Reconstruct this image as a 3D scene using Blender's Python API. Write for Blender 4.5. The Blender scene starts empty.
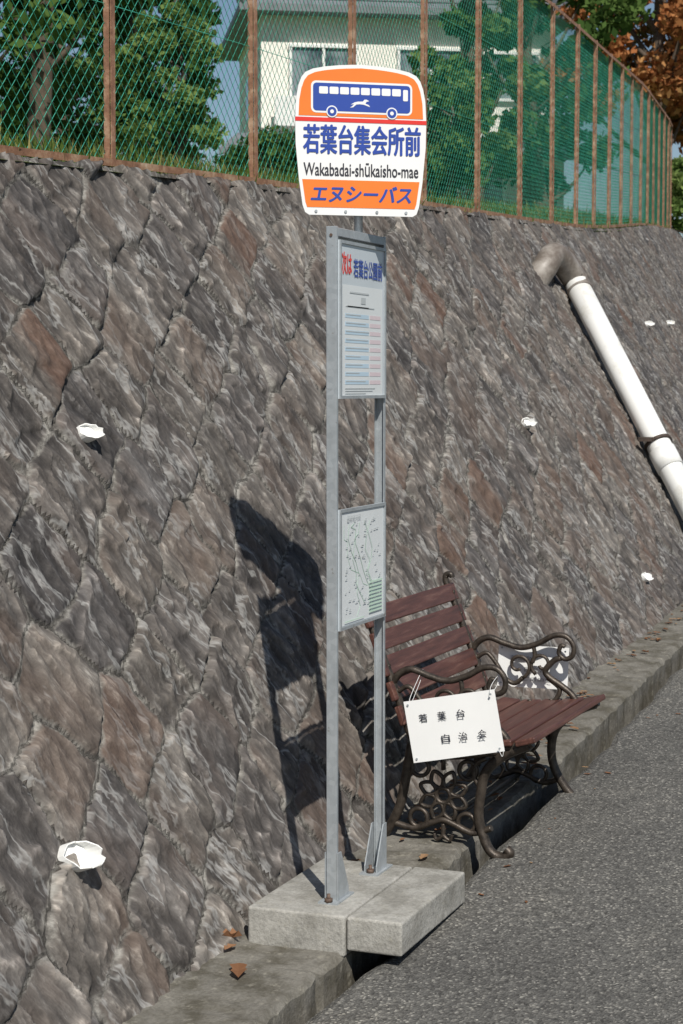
import bpy, math, random
import numpy as np
from mathutils import Vector, Matrix
random.seed(7); rng=np.random.default_rng(7)
scene=bpy.context.scene
rad=math.radians

# ---------------------------------------------------------------- helpers
def new_mat(name):
    m=bpy.data.materials.new(name); m.use_nodes=True
    nt=m.node_tree; b=nt.nodes['Principled BSDF']
    return m,nt,b
def N(nt,t,**k):
    n=nt.nodes.new(t)
    for a,v in k.items(): setattr(n,a,v)
    return n
def ramp(nt,src,stops):
    r=N(nt,'ShaderNodeValToRGB'); el=r.color_ramp.elements
    while len(el)<len(stops): el.new(0.5)
    for e,(p,c) in zip(el,stops):
        e.position=p; e.color=(c[0],c[1],c[2],1) if not isinstance(c,(int,float)) else (c,c,c,1)
    nt.links.new(src,r.inputs[0]); return r.outputs[0]
def noise(nt,vec,scale,detail=6,rough=.6,dist=0):
    n=N(nt,'ShaderNodeTexNoise'); n.inputs['Scale'].default_value=scale
    n.inputs['Detail'].default_value=detail; n.inputs['Roughness'].default_value=rough
    n.inputs['Distortion'].default_value=dist
    if vec is not None: nt.links.new(vec,n.inputs['Vector'])
    return n.outputs['Fac']
def mix(nt,f,a,b,mode='MIX'):
    m=N(nt,'ShaderNodeMix',data_type='RGBA',blend_type=mode)
    for i,s in ((0,f),(6,a),(7,b)):
        if isinstance(s,(int,float)): m.inputs[i].default_value=s
        elif isinstance(s,tuple): m.inputs[i].default_value=(*s,1)
        else: nt.links.new(s,m.inputs[i])
    return m.outputs[2]
def bump(nt,b,h,strength=.5,dist=.01,prev=None):
    n=N(nt,'ShaderNodeBump'); n.inputs['Strength'].default_value=strength
    n.inputs['Distance'].default_value=dist
    nt.links.new(h,n.inputs['Height'])
    if prev is not None: nt.links.new(prev,n.inputs['Normal'])
    nt.links.new(n.outputs[0],b.inputs['Normal']); return n.outputs[0]
def objvec(nt): return N(nt,'ShaderNodeTexCoord').outputs['Object']
def plain(name,col,rough=.5,metal=0,var=.15,scale=20,bmp=0.0,spec=.5):
    m,nt,b=new_mat(name); v=objvec(nt)
    f=noise(nt,v,scale,3)
    lo=tuple(c*(1-var) for c in col); hi=tuple(min(1,c*(1+var)) for c in col)
    nt.links.new(ramp(nt,f,[(.3,lo),(.7,hi)]),b.inputs['Base Color'])
    b.inputs['Roughness'].default_value=rough; b.inputs['Metallic'].default_value=metal
    b.inputs['Specular IOR Level'].default_value=spec
    if bmp: bump(nt,b,noise(nt,v,scale*4,3),bmp,.003)
    return m

class MB:
    def __init__(s): s.v=[]; s.f=[]; s.sm=[]
    def add(s,vs,fs,smooth=False):
        o=len(s.v); s.v+= [tuple(v) for v in vs]; s.f+=[tuple(i+o for i in f) for f in fs]; s.sm+=[smooth]*len(fs)
    def box(s,c,size,M=None):
        x,y,z=[d/2 for d in size]
        vs=[Vector((a*x,b*y,d*z)) for a in(-1,1) for b in(-1,1) for d in(-1,1)]
        if M is not None: vs=[M@v for v in vs]
        vs=[v+Vector(c) for v in vs]
        s.add(vs,[(0,1,3,2),(4,6,7,5),(0,4,5,1),(2,3,7,6),(0,2,6,4),(1,5,7,3)])
    def bar(s,a,b,w,h,up=(0,0,1)):
        a=Vector(a);b=Vector(b);d=(b-a);L=d.length;d.normalize()
        r=d.cross(Vector(up)).normalized();u=r.cross(d)
        M=Matrix((d,r,u)).transposed(); s.box((a+b)/2,(L,w,h),M)
    def tube(s,pts,r,seg=8,cap=True,closed=False,sx=1.0):
        pts=[Vector(p) for p in pts];n=len(pts)
        rr=r if isinstance(r,(list,tuple)) else [r]*n
        vs=[];prev=None
        for i,p in enumerate(pts):
            if closed: t=(pts[(i+1)%n]-pts[i-1]).normalized()
            else: t=(pts[min(i+1,n-1)]-pts[max(i-1,0)]).normalized()
            if prev is None:
                a=Vector((1,0,0)) if abs(t.x)<.8 else Vector((0,0,1))
                prev=(a-t*a.dot(t)).normalized()
            prev=(prev-t*prev.dot(t)).normalized(); q=t.cross(prev)
            for k in range(seg):
                an=2*math.pi*k/seg
                vs.append(p+prev*math.cos(an)*rr[i]*sx+q*math.sin(an)*rr[i])
        fs=[]
        m=n if closed else n-1
        for i in range(m):
            j=(i+1)%n
            for k in range(seg):
                k2=(k+1)%seg
                fs.append((i*seg+k,i*seg+k2,j*seg+k2,j*seg+k))
        s.add(vs,fs,True)
        if cap and not closed:
            o=len(s.v)-len(vs)
            s.f.append(tuple(o+k for k in reversed(range(seg)))); s.sm.append(False)
            s.f.append(tuple(o+(n-1)*seg+k for k in range(seg))); s.sm.append(False)
    def prism(s,poly,M,t0,t1):
        n=len(poly)
        vs=[M@Vector((x,y,t0)) for x,y in poly]+[M@Vector((x,y,t1)) for x,y in poly]
        fs=[tuple(reversed(range(n))),tuple(range(n,2*n))]+[(i,(i+1)%n,n+(i+1)%n,n+i) for i in range(n)]
        s.add(vs,fs)
    def obj(s,name,mat,parent=None,bevel=0,seg=2):
        me=bpy.data.meshes.new(name); me.from_pydata(s.v,[],s.f); me.validate()
        if len(me.polygons)==len(s.sm): me.polygons.foreach_set('use_smooth',s.sm)
        me.update()
        ob=bpy.data.objects.new(name,me); scene.collection.objects.link(ob)
        if mat: me.materials.append(mat)
        if bevel:
            m=ob.modifiers.new('bev','BEVEL'); m.width=bevel; m.segments=seg; m.limit_method='ANGLE'; m.angle_limit=rad(40)
        if parent: par(ob,parent)
        return ob
def par(ob,p):
    ob.parent=p; ob.matrix_parent_inverse=Matrix.Translation(-Vector(p.location))
def empty(name,loc):
    e=bpy.data.objects.new(name,None); e.location=loc; e.empty_display_size=.2
    scene.collection.objects.link(e); return e
def frame(o,ex,up=(0,0,1)):
    ex=Vector(ex).normalized(); up=Vector(up); n=ex.cross(up).normalized(); up=n.cross(ex)
    M=Matrix.Identity(4)
    for i in range(3): M[i][0]=ex[i];M[i][1]=up[i];M[i][2]=n[i];M[i][3]=o[i]
    return M
def smooth(pts,k=8,closed=False):
    out=[];n=len(pts);P=[Vector(p) for p in pts]
    for i in range(n if closed else n-1):
        if closed: p0,p1,p2,p3=P[i-1],P[i],P[(i+1)%n],P[(i+2)%n]
        else: p0,p1,p2,p3=P[max(i-1,0)],P[i],P[i+1],P[min(i+2,n-1)]
        for j in range(k):
            t=j/k
            out.append(.5*((2*p1)+(p2-p0)*t+(2*p0-5*p1+4*p2-p3)*t*t+(3*p1-p0-3*p2+p3)*t**3))
    if not closed: out.append(P[-1])
    return out
def text(name,body,M,cx,cy,w,h,zoff,mat,parent,bold=0.0,shear=0.0):
    cu=bpy.data.curves.new(name,'FONT'); cu.body=body; cu.size=1; cu.resolution_u=4; cu.shear=shear
    o=bpy.data.objects.new(name,cu); scene.collection.objects.link(o)
    dg=bpy.context.evaluated_depsgraph_get(); dg.update()
    me=bpy.data.meshes.new_from_object(o.evaluated_get(dg))
    bpy.data.objects.remove(o)
    if len(me.vertices)==0: return
    co=np.array([v.co[:] for v in me.vertices]); fs=[tuple(p.vertices) for p in me.polygons]
    bpy.data.meshes.remove(me)
    mn=co.min(0);mx=co.max(0);sz=np.maximum(mx-mn,1e-6)
    q=MB(); offs=[(0,0)] if bold==0 else [(0,0),(bold,0),(-bold,0),(0,bold*.7),(0,-bold*.7),(bold*.6,bold*.5),(-bold*.6,-bold*.5)]
    for i,(ox,oy) in enumerate(offs):
        vs=[M@Vector((cx+ox+((c[0]-mn[0])/sz[0]-.5)*w,cy+oy+((c[1]-mn[1])/sz[1]-.5)*h,zoff+i*.00012)) for c in co]
        q.add(vs,fs)
    q.obj(name,mat,parent)

# numpy noise
def _h(x,y,s):
    x=x.astype(np.int64)&0xffffffff; y=y.astype(np.int64)&0xffffffff
    h=(x*374761393+y*668265263+s*982451653)&0xffffffff
    h=((h^(h>>13))*1274126177)&0xffffffff
    h=((h^(h>>15))*2246822519)&0xffffffff
    return ((h^(h>>16))&0xffffff)/float(0xffffff)
def vn(x,y,s=0):
    xi=np.floor(x);yi=np.floor(y);fx=x-xi;fy=y-yi
    fx=fx*fx*(3-2*fx);fy=fy*fy*(3-2*fy)
    a=_h(xi,yi,s);b=_h(xi+1,yi,s);c=_h(xi,yi+1,s);d=_h(xi+1,yi+1,s)
    return (a*(1-fx)+b*fx)*(1-fy)+(c*(1-fx)+d*fx)*fy
def fbm(x,y,o=4,s=0):
    r=0;a=1;t=0
    for i in range(o):
        r=r+a*vn(x*2**i,y*2**i,s+i*17);t+=a;a*=.5
    return r/t

# ---------------------------------------------------------------- layout curves
TX=[-8,0,6.64,8.14,9.64,11.13,12.62,14.1,15.58,17.05,20,25,32.4,45,70]
TY=[3.6,3.6,3.6,3.61,3.67,3.75,3.85,3.95,4.08,4.23,4.6,5.28,6.4,8.5,13.0]
TZ=[1.85,2.27,2.63,2.71,2.79,2.88,2.96,3.04,3.13,3.22,3.46,3.92,4.48,5.2,6.4]
FX=[-8,0,4.45,8.5,11.7,14,17,20,25,32.4,45,70]
FY=[2.50,2.45,2.37,2.27,2.21,2.30,2.55,2.92,3.6,4.7,6.8,11.3]
def sm_interp(xs,ys):
    X=np.linspace(-8,70,1561); Y=np.interp(X,xs,ys)
    k=np.ones(31)/31; Yp=np.pad(Y,15,mode='reflect',reflect_type='odd'); Y=np.convolve(Yp,k,'valid')
    return lambda x: np.interp(x,X,Y)
topY=sm_interp(TX,TY); topZ=sm_interp(TX,TZ); footY=sm_interp(FX,FY)
def grade(x): return .05*(x-5.5)
def footZ(x): return grade(x)+.0
def fshift(x): return (float(footY(x))-2.21) if x>11.7 else 0.0
def wallpt(x,z,off=0.0):
    f=Vector((x,float(footY(x)),float(footZ(x)))); t=Vector((x,float(topY(x)),float(topZ(x))))
    k=(z-f.z)/(t.z-f.z); p=f.lerp(t,k)
    du=Vector((1,float(footY(x+.1)-footY(x-.1))/.2,.05)); n=du.cross((t-f)).normalized()
    if n.y>0: n=-n
    return p+n*off, n, (t-f).normalized()

# ---------------------------------------------------------------- materials
def concrete(name,base=.36,tint=(1,.98,.93),dirt=.0):
    m,nt,b=new_mat(name); v=objvec(nt)
    c=lambda k: tuple(base*k*t for t in tint)
    f1=noise(nt,v,4,6,.65); f2=noise(nt,v,90,3,.6)
    col=mix(nt,.5,ramp(nt,f1,[(.3,c(.55)),(.5,c(.95)),(.75,c(1.25))]),ramp(nt,f2,[(.3,c(.6)),(.7,c(1.25))]))
    sp=N(nt,'ShaderNodeTexVoronoi'); sp.inputs['Scale'].default_value=70; nt.links.new(v,sp.inputs['Vector'])
    col=mix(nt,ramp(nt,sp.outputs['Distance'],[(.08,.55),(.16,0)]),col,c(.35))
    if dirt:
        col=mix(nt,ramp(nt,noise(nt,v,6.5,5,.7),[(.42,0),(.62,dirt)]),col,(.055,.048,.032))
        col=mix(nt,ramp(nt,noise(nt,v,22,3,.7),[(.58,0),(.7,.45)]),col,(.32,.30,.25))
    nt.links.new(col,b.inputs['Base Color']); b.inputs['Roughness'].default_value=.9
    b.inputs['Specular IOR Level'].default_value=.2
    p=bump(nt,b,f2,.6,.004); bump(nt,b,f1,.6,.02,p); return m
M_conc=concrete('concrete_light',.37,(1,.97,.89),dirt=.4); M_kerb=concrete('concrete_weathered',.18,(1,.94,.82),.7)

def asphalt():
    m,nt,b=new_mat('asphalt'); v=objvec(nt)
    vo=N(nt,'ShaderNodeTexVoronoi'); vo.inputs['Scale'].default_value=125; nt.links.new(v,vo.inputs['Vector'])
    sep=N(nt,'ShaderNodeSeparateColor'); nt.links.new(vo.outputs['Color'],sep.inputs[0])
    st=ramp(nt,sep.outputs[0],[(.0,(.056,.054,.051)),(.5,(.105,.102,.096)),(.86,(.175,.169,.156)),(.95,(.32,.305,.275)),(1,(.44,.42,.38))])
    big=noise(nt,v,.9,6,.7); col=mix(nt,1.0,st,ramp(nt,big,[(.3,(.64,.64,.64)),(.5,(1,1,.99)),(.7,(1.3,1.27,1.2))]),'MULTIPLY')
    f2=noise(nt,v,38,4,.65)
    col=mix(nt,.35,col,ramp(nt,f2,[(.35,(.045,.044,.042)),(.7,(.20,.195,.18))]))
    nt.links.new(col,b.inputs['Base Color']); b.inputs['Roughness'].default_value=.88
    b.inputs['Specular IOR Level'].default_value=.2
    p=bump(nt,b,vo.outputs['Distance'],.8,.006); bump(nt,b,f2,.6,.008,p); return m
M_asph=asphalt()

def stone():
    m,nt,b=new_mat('rough_stone')
    a=N(nt,'ShaderNodeAttribute',attribute_name='wuv'); J=N(nt,'ShaderNodeAttribute',attribute_name='joint')
    S=N(nt,'ShaderNodeAttribute',attribute_name='sid'); H=N(nt,'ShaderNodeAttribute',attribute_name='hgt')
    sv=N(nt,'ShaderNodeAttribute',attribute_name='streak')
    v=sv.outputs['Vector']; v0=a.outputs['Vector']
    st=noise(nt,v,7,5,.62); st2=noise(nt,v,30,5,.66); fine=noise(nt,v0,90,2,.6)
    base=ramp(nt,st,[(.34,(.040,.037,.035)),(.46,(.078,.071,.066)),(.56,(.125,.115,.107)),(.70,(.22,.208,.195))])
    base=mix(nt,.42,base,ramp(nt,st2,[(.36,(.028,.026,.025)),(.5,(.085,.078,.073)),(.59,(.17,.16,.15)),(.68,(.40,.385,.365))]))
    tone=ramp(nt,S.outputs['Fac'],[(0,(.74,.74,.77)),(.3,(.9,.88,.88)),(.6,(1.08,1.04,1.0)),(.85,(1.3,1.27,1.22)),(1,(1.1,1.05,1.0))])
    base=mix(nt,1.0,base,tone,'MULTIPLY')
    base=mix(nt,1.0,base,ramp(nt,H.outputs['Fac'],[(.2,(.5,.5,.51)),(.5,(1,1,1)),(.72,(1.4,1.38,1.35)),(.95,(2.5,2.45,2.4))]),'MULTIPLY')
    vn_=noise(nt,v,3.6,5,.62)
    base=mix(nt,ramp(nt,vn_,[(.482,0),(.497,.65),(.504,.65),(.519,0)]),base,mix(nt,st2,(.07,.07,.068),(.54,.53,.51)))
    rust=ramp(nt,S.outputs['Fac'],[(.915,0),(.935,.7)])
    rn=ramp(nt,noise(nt,v,3.4,4),[(.42,0),(.56,1)])
    mu=N(nt,'ShaderNodeMath',operation='MULTIPLY'); nt.links.new(rust,mu.inputs[0]); nt.links.new(rn,mu.inputs[1])
    base=mix(nt,mu.outputs[0],base,mix(nt,st2,(.045,.027,.02),(.18,.10,.068)))
    warm=ramp(nt,noise(nt,v,2.1,5),[(.50,0),(.64,.6)])
    base=mix(nt,warm,base,mix(nt,st2,(.045,.033,.027),(.19,.135,.105)))
    jn=ramp(nt,noise(nt,v0,16,5,.72),[(.34,(.06,.056,.05)),(.48,(.15,.14,.125)),(.62,(.33,.315,.285))])
    base=mix(nt,ramp(nt,J.outputs['Fac'],[(.2,0),(.75,.85)]),base,jn)
    nt.links.new(base,b.inputs['Base Color']); b.inputs['Roughness'].default_value=.78
    b.inputs['Specular IOR Level'].default_value=.3
    p=bump(nt,b,st,.7,.03); p=bump(nt,b,st2,.8,.011,p); bump(nt,b,fine,.5,.003,p)
    return m
M_stone=stone()

def grassm(name,c1,c2):
    m,nt,b=new_mat(name); v=objvec(nt)
    nt.links.new(ramp(nt,noise(nt,v,3,5,.7),[(.3,c1),(.7,c2)]),b.inputs['Base Color'])
    b.inputs['Roughness'].default_value=.95; bump(nt,b,noise(nt,v,40,2),.8,.05); return m
M_grass=grassm('grass_turf',(.07,.13,.025),(.18,.25,.06)); M_ground=grassm('ground_soil',(.07,.07,.035),(.13,.13,.06))

def leafm(name,stops,trans=.35):
    m=bpy.data.materials.new(name); m.use_nodes=True; nt=m.node_tree
    b=nt.nodes['Principled BSDF']; out=nt.nodes['Material Output']; nt.nodes.remove(b)
    A=N(nt,'ShaderNodeAttribute',attribute_name='lv')
    c=ramp(nt,A.outputs['Fac'],stops)
    d=N(nt,'ShaderNodeBsdfDiffuse'); nt.links.new(c,d.inputs[0])
    t=N(nt,'ShaderNodeBsdfTranslucent'); nt.links.new(c,t.inputs[0])
    ms=N(nt,'ShaderNodeMixShader'); ms.inputs[0].default_value=trans
    nt.links.new(d.outputs[0],ms.inputs[1]); nt.links.new(t.outputs[0],ms.inputs[2]); nt.links.new(ms.outputs[0],out.inputs[0]); return m
M_leafG=leafm('foliage_green',[(0,(.022,.048,.014)),(.5,(.055,.105,.028)),(1,(.13,.20,.055))])
M_leafL=leafm('foliage_light',[(0,(.05,.10,.025)),(.5,(.11,.18,.05)),(1,(.21,.28,.09))])
M_leafA=leafm('foliage_autumn',[(0,(.08,.10,.03)),(.3,(.22,.12,.045)),(.6,(.40,.15,.06)),(1,(.52,.30,.12))])
M_blade=leafm('grass_blades',[(0,(.06,.11,.02)),(.6,(.14,.20,.05)),(1,(.34,.28,.12))])
M_bark=plain('bark',(.10,.075,.055),.9,0,.4,12,.6)
M_dryleaf=leafm('dry_leaf',[(0,(.12,.06,.035)),(.5,(.26,.13,.07)),(1,(.36,.24,.14))],.2)

def galv():
    m,nt,b=new_mat('galvanised_steel'); v=objvec(nt)
    vo=N(nt,'ShaderNodeTexVoronoi'); vo.inputs['Scale'].default_value=60; nt.links.new(v,vo.inputs['Vector'])
    sep=N(nt,'ShaderNodeSeparateColor'); nt.links.new(vo.outputs['Color'],sep.inputs[0])
    c=ramp(nt,sep.outputs[0],[(0,(.37,.40,.42)),(1,(.44,.47,.49))])
    c=mix(nt,ramp(nt,noise(nt,v,9,5,.7),[(.45,0),(.75,.55)]),c,(.26,.275,.28))
    c=mix(nt,ramp(nt,noise(nt,v,35,3,.7),[(.66,0),(.72,.5)]),c,(.16,.13,.10))
    nt.links.new(c,b.inputs['Base Color']); b.inputs['Metallic'].default_value=.4; b.inputs['Roughness'].default_value=.5
    bump(nt,b,noise(nt,v,60,3),.15,.002); return m
M_galv=galv()
def rusty():
    m,nt,b=new_mat('rusty_paint'); v=objvec(nt)
    c=ramp(nt,noise(nt,v,14,5,.7),[(.3,(.14,.065,.04)),(.5,(.27,.135,.08)),(.66,(.42,.27,.18)),(.78,(.52,.42,.33))])
    nt.links.new(c,b.inputs['Base Color']); b.inputs['Roughness'].default_value=.8; bump(nt,b,noise(nt,v,80,3),.5,.003); return m
M_rust=rusty()
M_wire=plain('green_pvc_wire',(.05,.34,.24),.45,0,.25,5)
M_white=plain('sign_white',(.80,.80,.79),.35,0,.02,8)
M_orange=plain('sign_orange',(.85,.20,.03),.35,0,.04,8)
M_red=plain('sign_red',(.70,.04,.03),.35,0,.04,8)
M_blue=plain('sign_blue',(.03,.07,.34),.35,0,.04,8)
M_black=plain('sign_black',(.03,.03,.04),.5,0,.04,8)
M_panel=plain('panel_white',(.52,.57,.61),.3,0,.05,4)
M_pale=plain('panel_paleblue',(.48,.62,.73),.4,0,.05,4)
M_pink=plain('panel_pink',(.68,.57,.60),.4,0,.05,4)
M_greenp=plain('panel_green',(.42,.58,.47),.4,0,.05,4)
M_legend=plain('panel_green_pale',(.52,.68,.56),.4,0,.05,4)
M_sheet=plain('panel_sheet',(.68,.71,.72),.35,0,.03,4)
M_greyp=plain('panel_grey',(.47,.50,.51),.4,0,.05,4)
M_iron=plain('cast_iron_bronze',(.060,.048,.038),.45,.45,.5,40,.35)
def wood():
    m,nt,b=new_mat('painted_wood'); v=objvec(nt)
    mp=N(nt,'ShaderNodeMapping'); mp.inputs['Scale'].default_value=(1.2,18,18); nt.links.new(v,mp.inputs[0])
    g=noise(nt,mp.outputs[0],3,6,.7)
    c=ramp(nt,g,[(.3,(.048,.019,.014)),(.55,(.098,.038,.028)),(.8,(.21,.12,.09))])
    nt.links.new(c,b.inputs['Base Color']); b.inputs['Roughness'].default_value=.45; bump(nt,b,g,.35,.003); return m
M_wood=wood()
def pvc(name,col,dirt,lo=.3):
    m,nt,b=new_mat(name); v=objvec(nt)
    c=ramp(nt,noise(nt,v,5,6,.7),[(lo,dirt),(lo+.2,col)]); nt.links.new(c,b.inputs['Base Color']); b.inputs['Roughness'].default_value=.5; return m
M_pvc=pvc('pvc_white',(.80,.80,.78),(.62,.60,.54),.26); M_pvcg=pvc('pvc_grey_elbow',(.30,.27,.24),(.14,.115,.095),.4)

# ---------------------------------------------------------------- ground, road
g=MB(); xs=[-400,-40,-8,0,20,45,70,80,400]; ys=[-400,-60,-12,-6,2.4,6,40,400]
for x in xs:
    for y in ys: g.v.append((x,y,grade(min(max(x,-40),80))-.16))
for i in range(len(xs)-1):
    for j in range(len(ys)-1):
        a=i*len(ys)+j; g.f.append((a,a+len(ys),a+len(ys)+1,a+1)); g.sm.append(False)
g.obj('ground',M_ground)
r=MB(); n=680
def redge(x): return 1.885+.075*max(0,min(1,(5.6-x)/1.0))+fshift(x)
for i in range(n+1):
    x=-15+i*.125; z=grade(x); w=.010*math.sin(x*2.1)+.008*math.sin(x*5.3)+.007*math.sin(x*13.7)+.006*random.uniform(-1,1)
    e=redge(x)
    r.v+=[(x,-6,z-.15),(x,-6,z),(x,-2,z+.03),(x,e-.03+w,z),(x,e+w,z-.014),(x,e+w+.01,z-.18)]
for i in range(n):
    for k in range(5): a=i*6+k; r.f.append((a,a+6,a+7,a+1)); r.sm.append(False)
r.obj('road',M_asph)
p=MB()
for i in range(170):
    x=-15+i*.5; p.add([(x,-5.4,grade(x)+.0085),(x+.5,-5.4,grade(x+.5)+.0085),(x+.5,-5.25,grade(x+.5)+.0095),(x,-5.25,grade(x)+.0095)],[(0,1,2,3)])
p.obj('road_edge_line',M_white)
sw=MB()
for i in range(34):
    x=-15+i*2.5; sw.add([(x,-8,grade(x)+.12),(x+2.49,-8,grade(x+2.49)+.12),(x+2.49,-6,grade(x+2.49)+.12),(x,-6,grade(x)+.12),(x,-8,grade(x)-.2),(x+2.49,-8,grade(x+2.49)-.2),(x+2.49,-6,grade(x+2.49)-.2),(x,-6,grade(x)-.2)],[(0,1,2,3),(3,2,6,7),(0,4,5,1),(1,5,6,2),(0,3,7,4)])
sw.obj('sidewalk',M_kerb)
k=MB(); X=np.concatenate([np.arange(-8,3.5,.25),np.arange(3.5,13,.025),np.arange(13,70,.5)]); cols=8
A1=fbm(X*9,X*0+3.3,3,5)-.5; A2=fbm(X*30,X*0+9.3,2,8)-.5; A3=fbm(X*2.1,X*0+1.3,3,9)-.5
for i_,x in enumerate(X):
    x=float(x); z=grade(x)+.03; e=1.985+.05*max(0,min(1,(5.6-x)/1.0))+fshift(x)
    nz,nz2,nz3=float(A1[i_]),float(A2[i_]),float(A3[i_])
    fy_=float(footY(x))+.12
    jt=-.008 if (abs((x%2.0)-1.0)<.016) else 0
    k.v+=[(x,fy_,z+.015),(x,fy_-.2,z+.014*nz+.01*nz3),(x,(fy_-.2+e+.08)/2,z+.012*nz2+.012*nz3),(x,e+.08,z+.012*nz2+jt),(x,e+.018+.03*nz,z+jt+.008*nz2),(x,e+.02*nz+.010*nz2-jt,z-.018+.02*nz2),(x,e+.025*nz+.01*nz2-jt,z-.09),(x,e+.0,z-.25)]
for i in range(len(X)-1):
    for q in range(cols-1): a=i*cols+q; k.f.append((a,a+1,a+cols+1,a+cols)); k.sm.append(False)
k.obj('kerb',M_kerb)

# ---------------------------------------------------------------- stone retaining wall
U=np.concatenate([np.arange(-8,3.6,.08),np.arange(3.6,9,.0115),np.arange(9,14,.02),np.arange(14,34,.04),np.arange(34,70.1,.4)])
V=np.linspace(0,1,235)
uu,vv=np.meshgrid(U,V,indexing='ij')
fy=footY(U);ty=topY(U);fz=footZ(U)-.02;tz=topZ(U)
F=np.stack([U,fy,fz],1);T=np.stack([U,ty,tz],1)
D=T-F; L=np.linalg.norm(D,axis=1)
tan=np.gradient(F,axis=0)/np.gradient(U)[:,None]
nn=np.cross(tan,D); nn/=np.linalg.norm(nn,axis=1)[:,None]
nn*=np.where(nn[:,1:2]>0,-1,1)
sl=vv*L[:,None]
wx=uu+.15*(fbm(uu*2.5,sl*2.5,4,1)-.5); wy=sl+.15*(fbm(uu*2.5,sl*2.5,4,2)-.5)
ca,sa=math.cos(rad(31)),math.sin(rad(31)); cell=.32
pa=(wx*ca+wy*sa)/(cell*1.08); pb=(-wx*sa+wy*ca)/(cell*.95)
ia=np.floor(pa);ib=np.floor(pb)
d1=np.full(pa.shape,9.);d2=np.full(pa.shape,9.);sid=np.zeros(pa.shape)
c1x=np.zeros(pa.shape);c1y=np.zeros(pa.shape)
for da in(-1,0,1):
    for db in(-1,0,1):
        qa=ia+da;qb=ib+db
        jx=qa+.5+(_h(qa,qb,3)-.5)*.36; jy=qb+.5+(_h(qa,qb,4)-.5)*.36
        dx=np.abs(pa-jx);dy=np.abs(pb-jy); d=(dx**4+dy**4)**.25
        s=_h(qa,qb,9)
        m=d<d1
        d2=np.where(m,d1,np.minimum(d2,d)); sid=np.where(m,s,sid)
        c1x=np.where(m,pa-jx,c1x);c1y=np.where(m,pb-jy,c1y); d1=np.where(m,d,d1)
e=(d2-d1)
en=e+.14*(fbm(uu*16,sl*16,3,31)-.5)
jw=.45+.75*fbm(uu*3,sl*3,2,77)
joint=(1-np.clip((en-.02*jw)/.075,0,1))
s1=_h(np.floor(sid*9999),np.floor(sid*777),5)-.5; s2=_h(np.floor(sid*9999),np.floor(sid*777),6)-.5
tilt=s1*c1x*.045+s2*c1y*.05
ang=rad(68)+s1*rad(20)
sa2,ca2=np.sin(ang),np.cos(ang)
ra=(uu*ca2-sl*sa2); rb=(uu*sa2+sl*ca2)
rid=1-np.abs(2*fbm(rb*6+sid*23,ra*2.0+sid*11,4,12)-1); rid2=1-np.abs(2*fbm(rb*20+sid*40,ra*6,3,22)-1)
step=fbm(rb*4.5+sid*13,ra*2.2,3,61)
tr=((step*6)%1); tr=np.where(tr<.85,tr/.85,(1-tr)/.15)
step2=fbm(rb*10+sid*7,ra*4.5,3,66); tr2=((step2*5)%1); tr2=np.where(tr2<.82,tr2/.82,(1-tr2)/.18)
chunk=fbm(uu*6+sid*31,sl*6,3,41)
stonep=.010+tilt+(rid-.6)*.019+(rid2-.6)*.008+(chunk-.5)*.018+(tr-.5)*.015+(tr2-.5)*.008
wj=np.clip((e+.05*(fbm(uu*20,sl*20,2,33)-.5))/.13,0,1); wj=wj*wj*(3-2*wj)
mort=.001+(fbm(uu*12,sl*12,3,55)-.5)*.012
disp=wj*stonep+(1-wj)*mort+(fbm(uu*45,sl*45,2,51)-.5)*.004
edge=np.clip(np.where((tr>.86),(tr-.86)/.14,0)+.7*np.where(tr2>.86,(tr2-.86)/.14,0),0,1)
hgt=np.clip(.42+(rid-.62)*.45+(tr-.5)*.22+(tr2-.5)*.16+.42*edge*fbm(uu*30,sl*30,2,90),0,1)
P=F[:,None,:]+D[:,None,:]*vv[:,:,None]+nn[:,None,:]*disp[:,:,None]
nu,nv=len(U),len(V)
idx=np.arange(nu*nv).reshape(nu,nv)
quads=np.stack([idx[:-1,:-1],idx[1:,:-1],idx[1:,1:],idx[:-1,1:]],-1).reshape(-1,4)
me=bpy.data.meshes.new('stone_retaining_wall')
me.vertices.add(nu*nv); me.vertices.foreach_set('co',P.reshape(-1).astype(np.float32))
me.loops.add(quads.size); me.loops.foreach_set('vertex_index',quads.reshape(-1).astype(np.int32))
me.polygons.add(len(quads)); me.polygons.foreach_set('loop_start',np.arange(0,quads.size,4,dtype=np.int32))
me.update(calc_edges=True); me.validate()
me.polygons.foreach_set('use_smooth',np.ones(len(me.polygons),dtype=bool))
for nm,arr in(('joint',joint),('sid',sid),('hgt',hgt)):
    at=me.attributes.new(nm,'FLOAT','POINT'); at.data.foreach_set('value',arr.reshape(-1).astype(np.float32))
at=me.attributes.new('wuv','FLOAT_VECTOR','POINT'); at.data.foreach_set('vector',np.stack([uu,sl,uu*0],-1).reshape(-1).astype(np.float32))
a0=rad(68); SR=(uu*math.sin(a0)+sl*math.cos(a0)); SA=(uu*math.cos(a0)-sl*math.sin(a0))*.34
at=me.attributes.new('streak','FLOAT_VECTOR','POINT'); at.data.foreach_set('vector',np.stack([SR,SA,sid*3.0],-1).reshape(-1).astype(np.float32))
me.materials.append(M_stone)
wall=bpy.data.objects.new('stone_retaining_wall',me); scene.collection.objects.link(wall)

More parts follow.
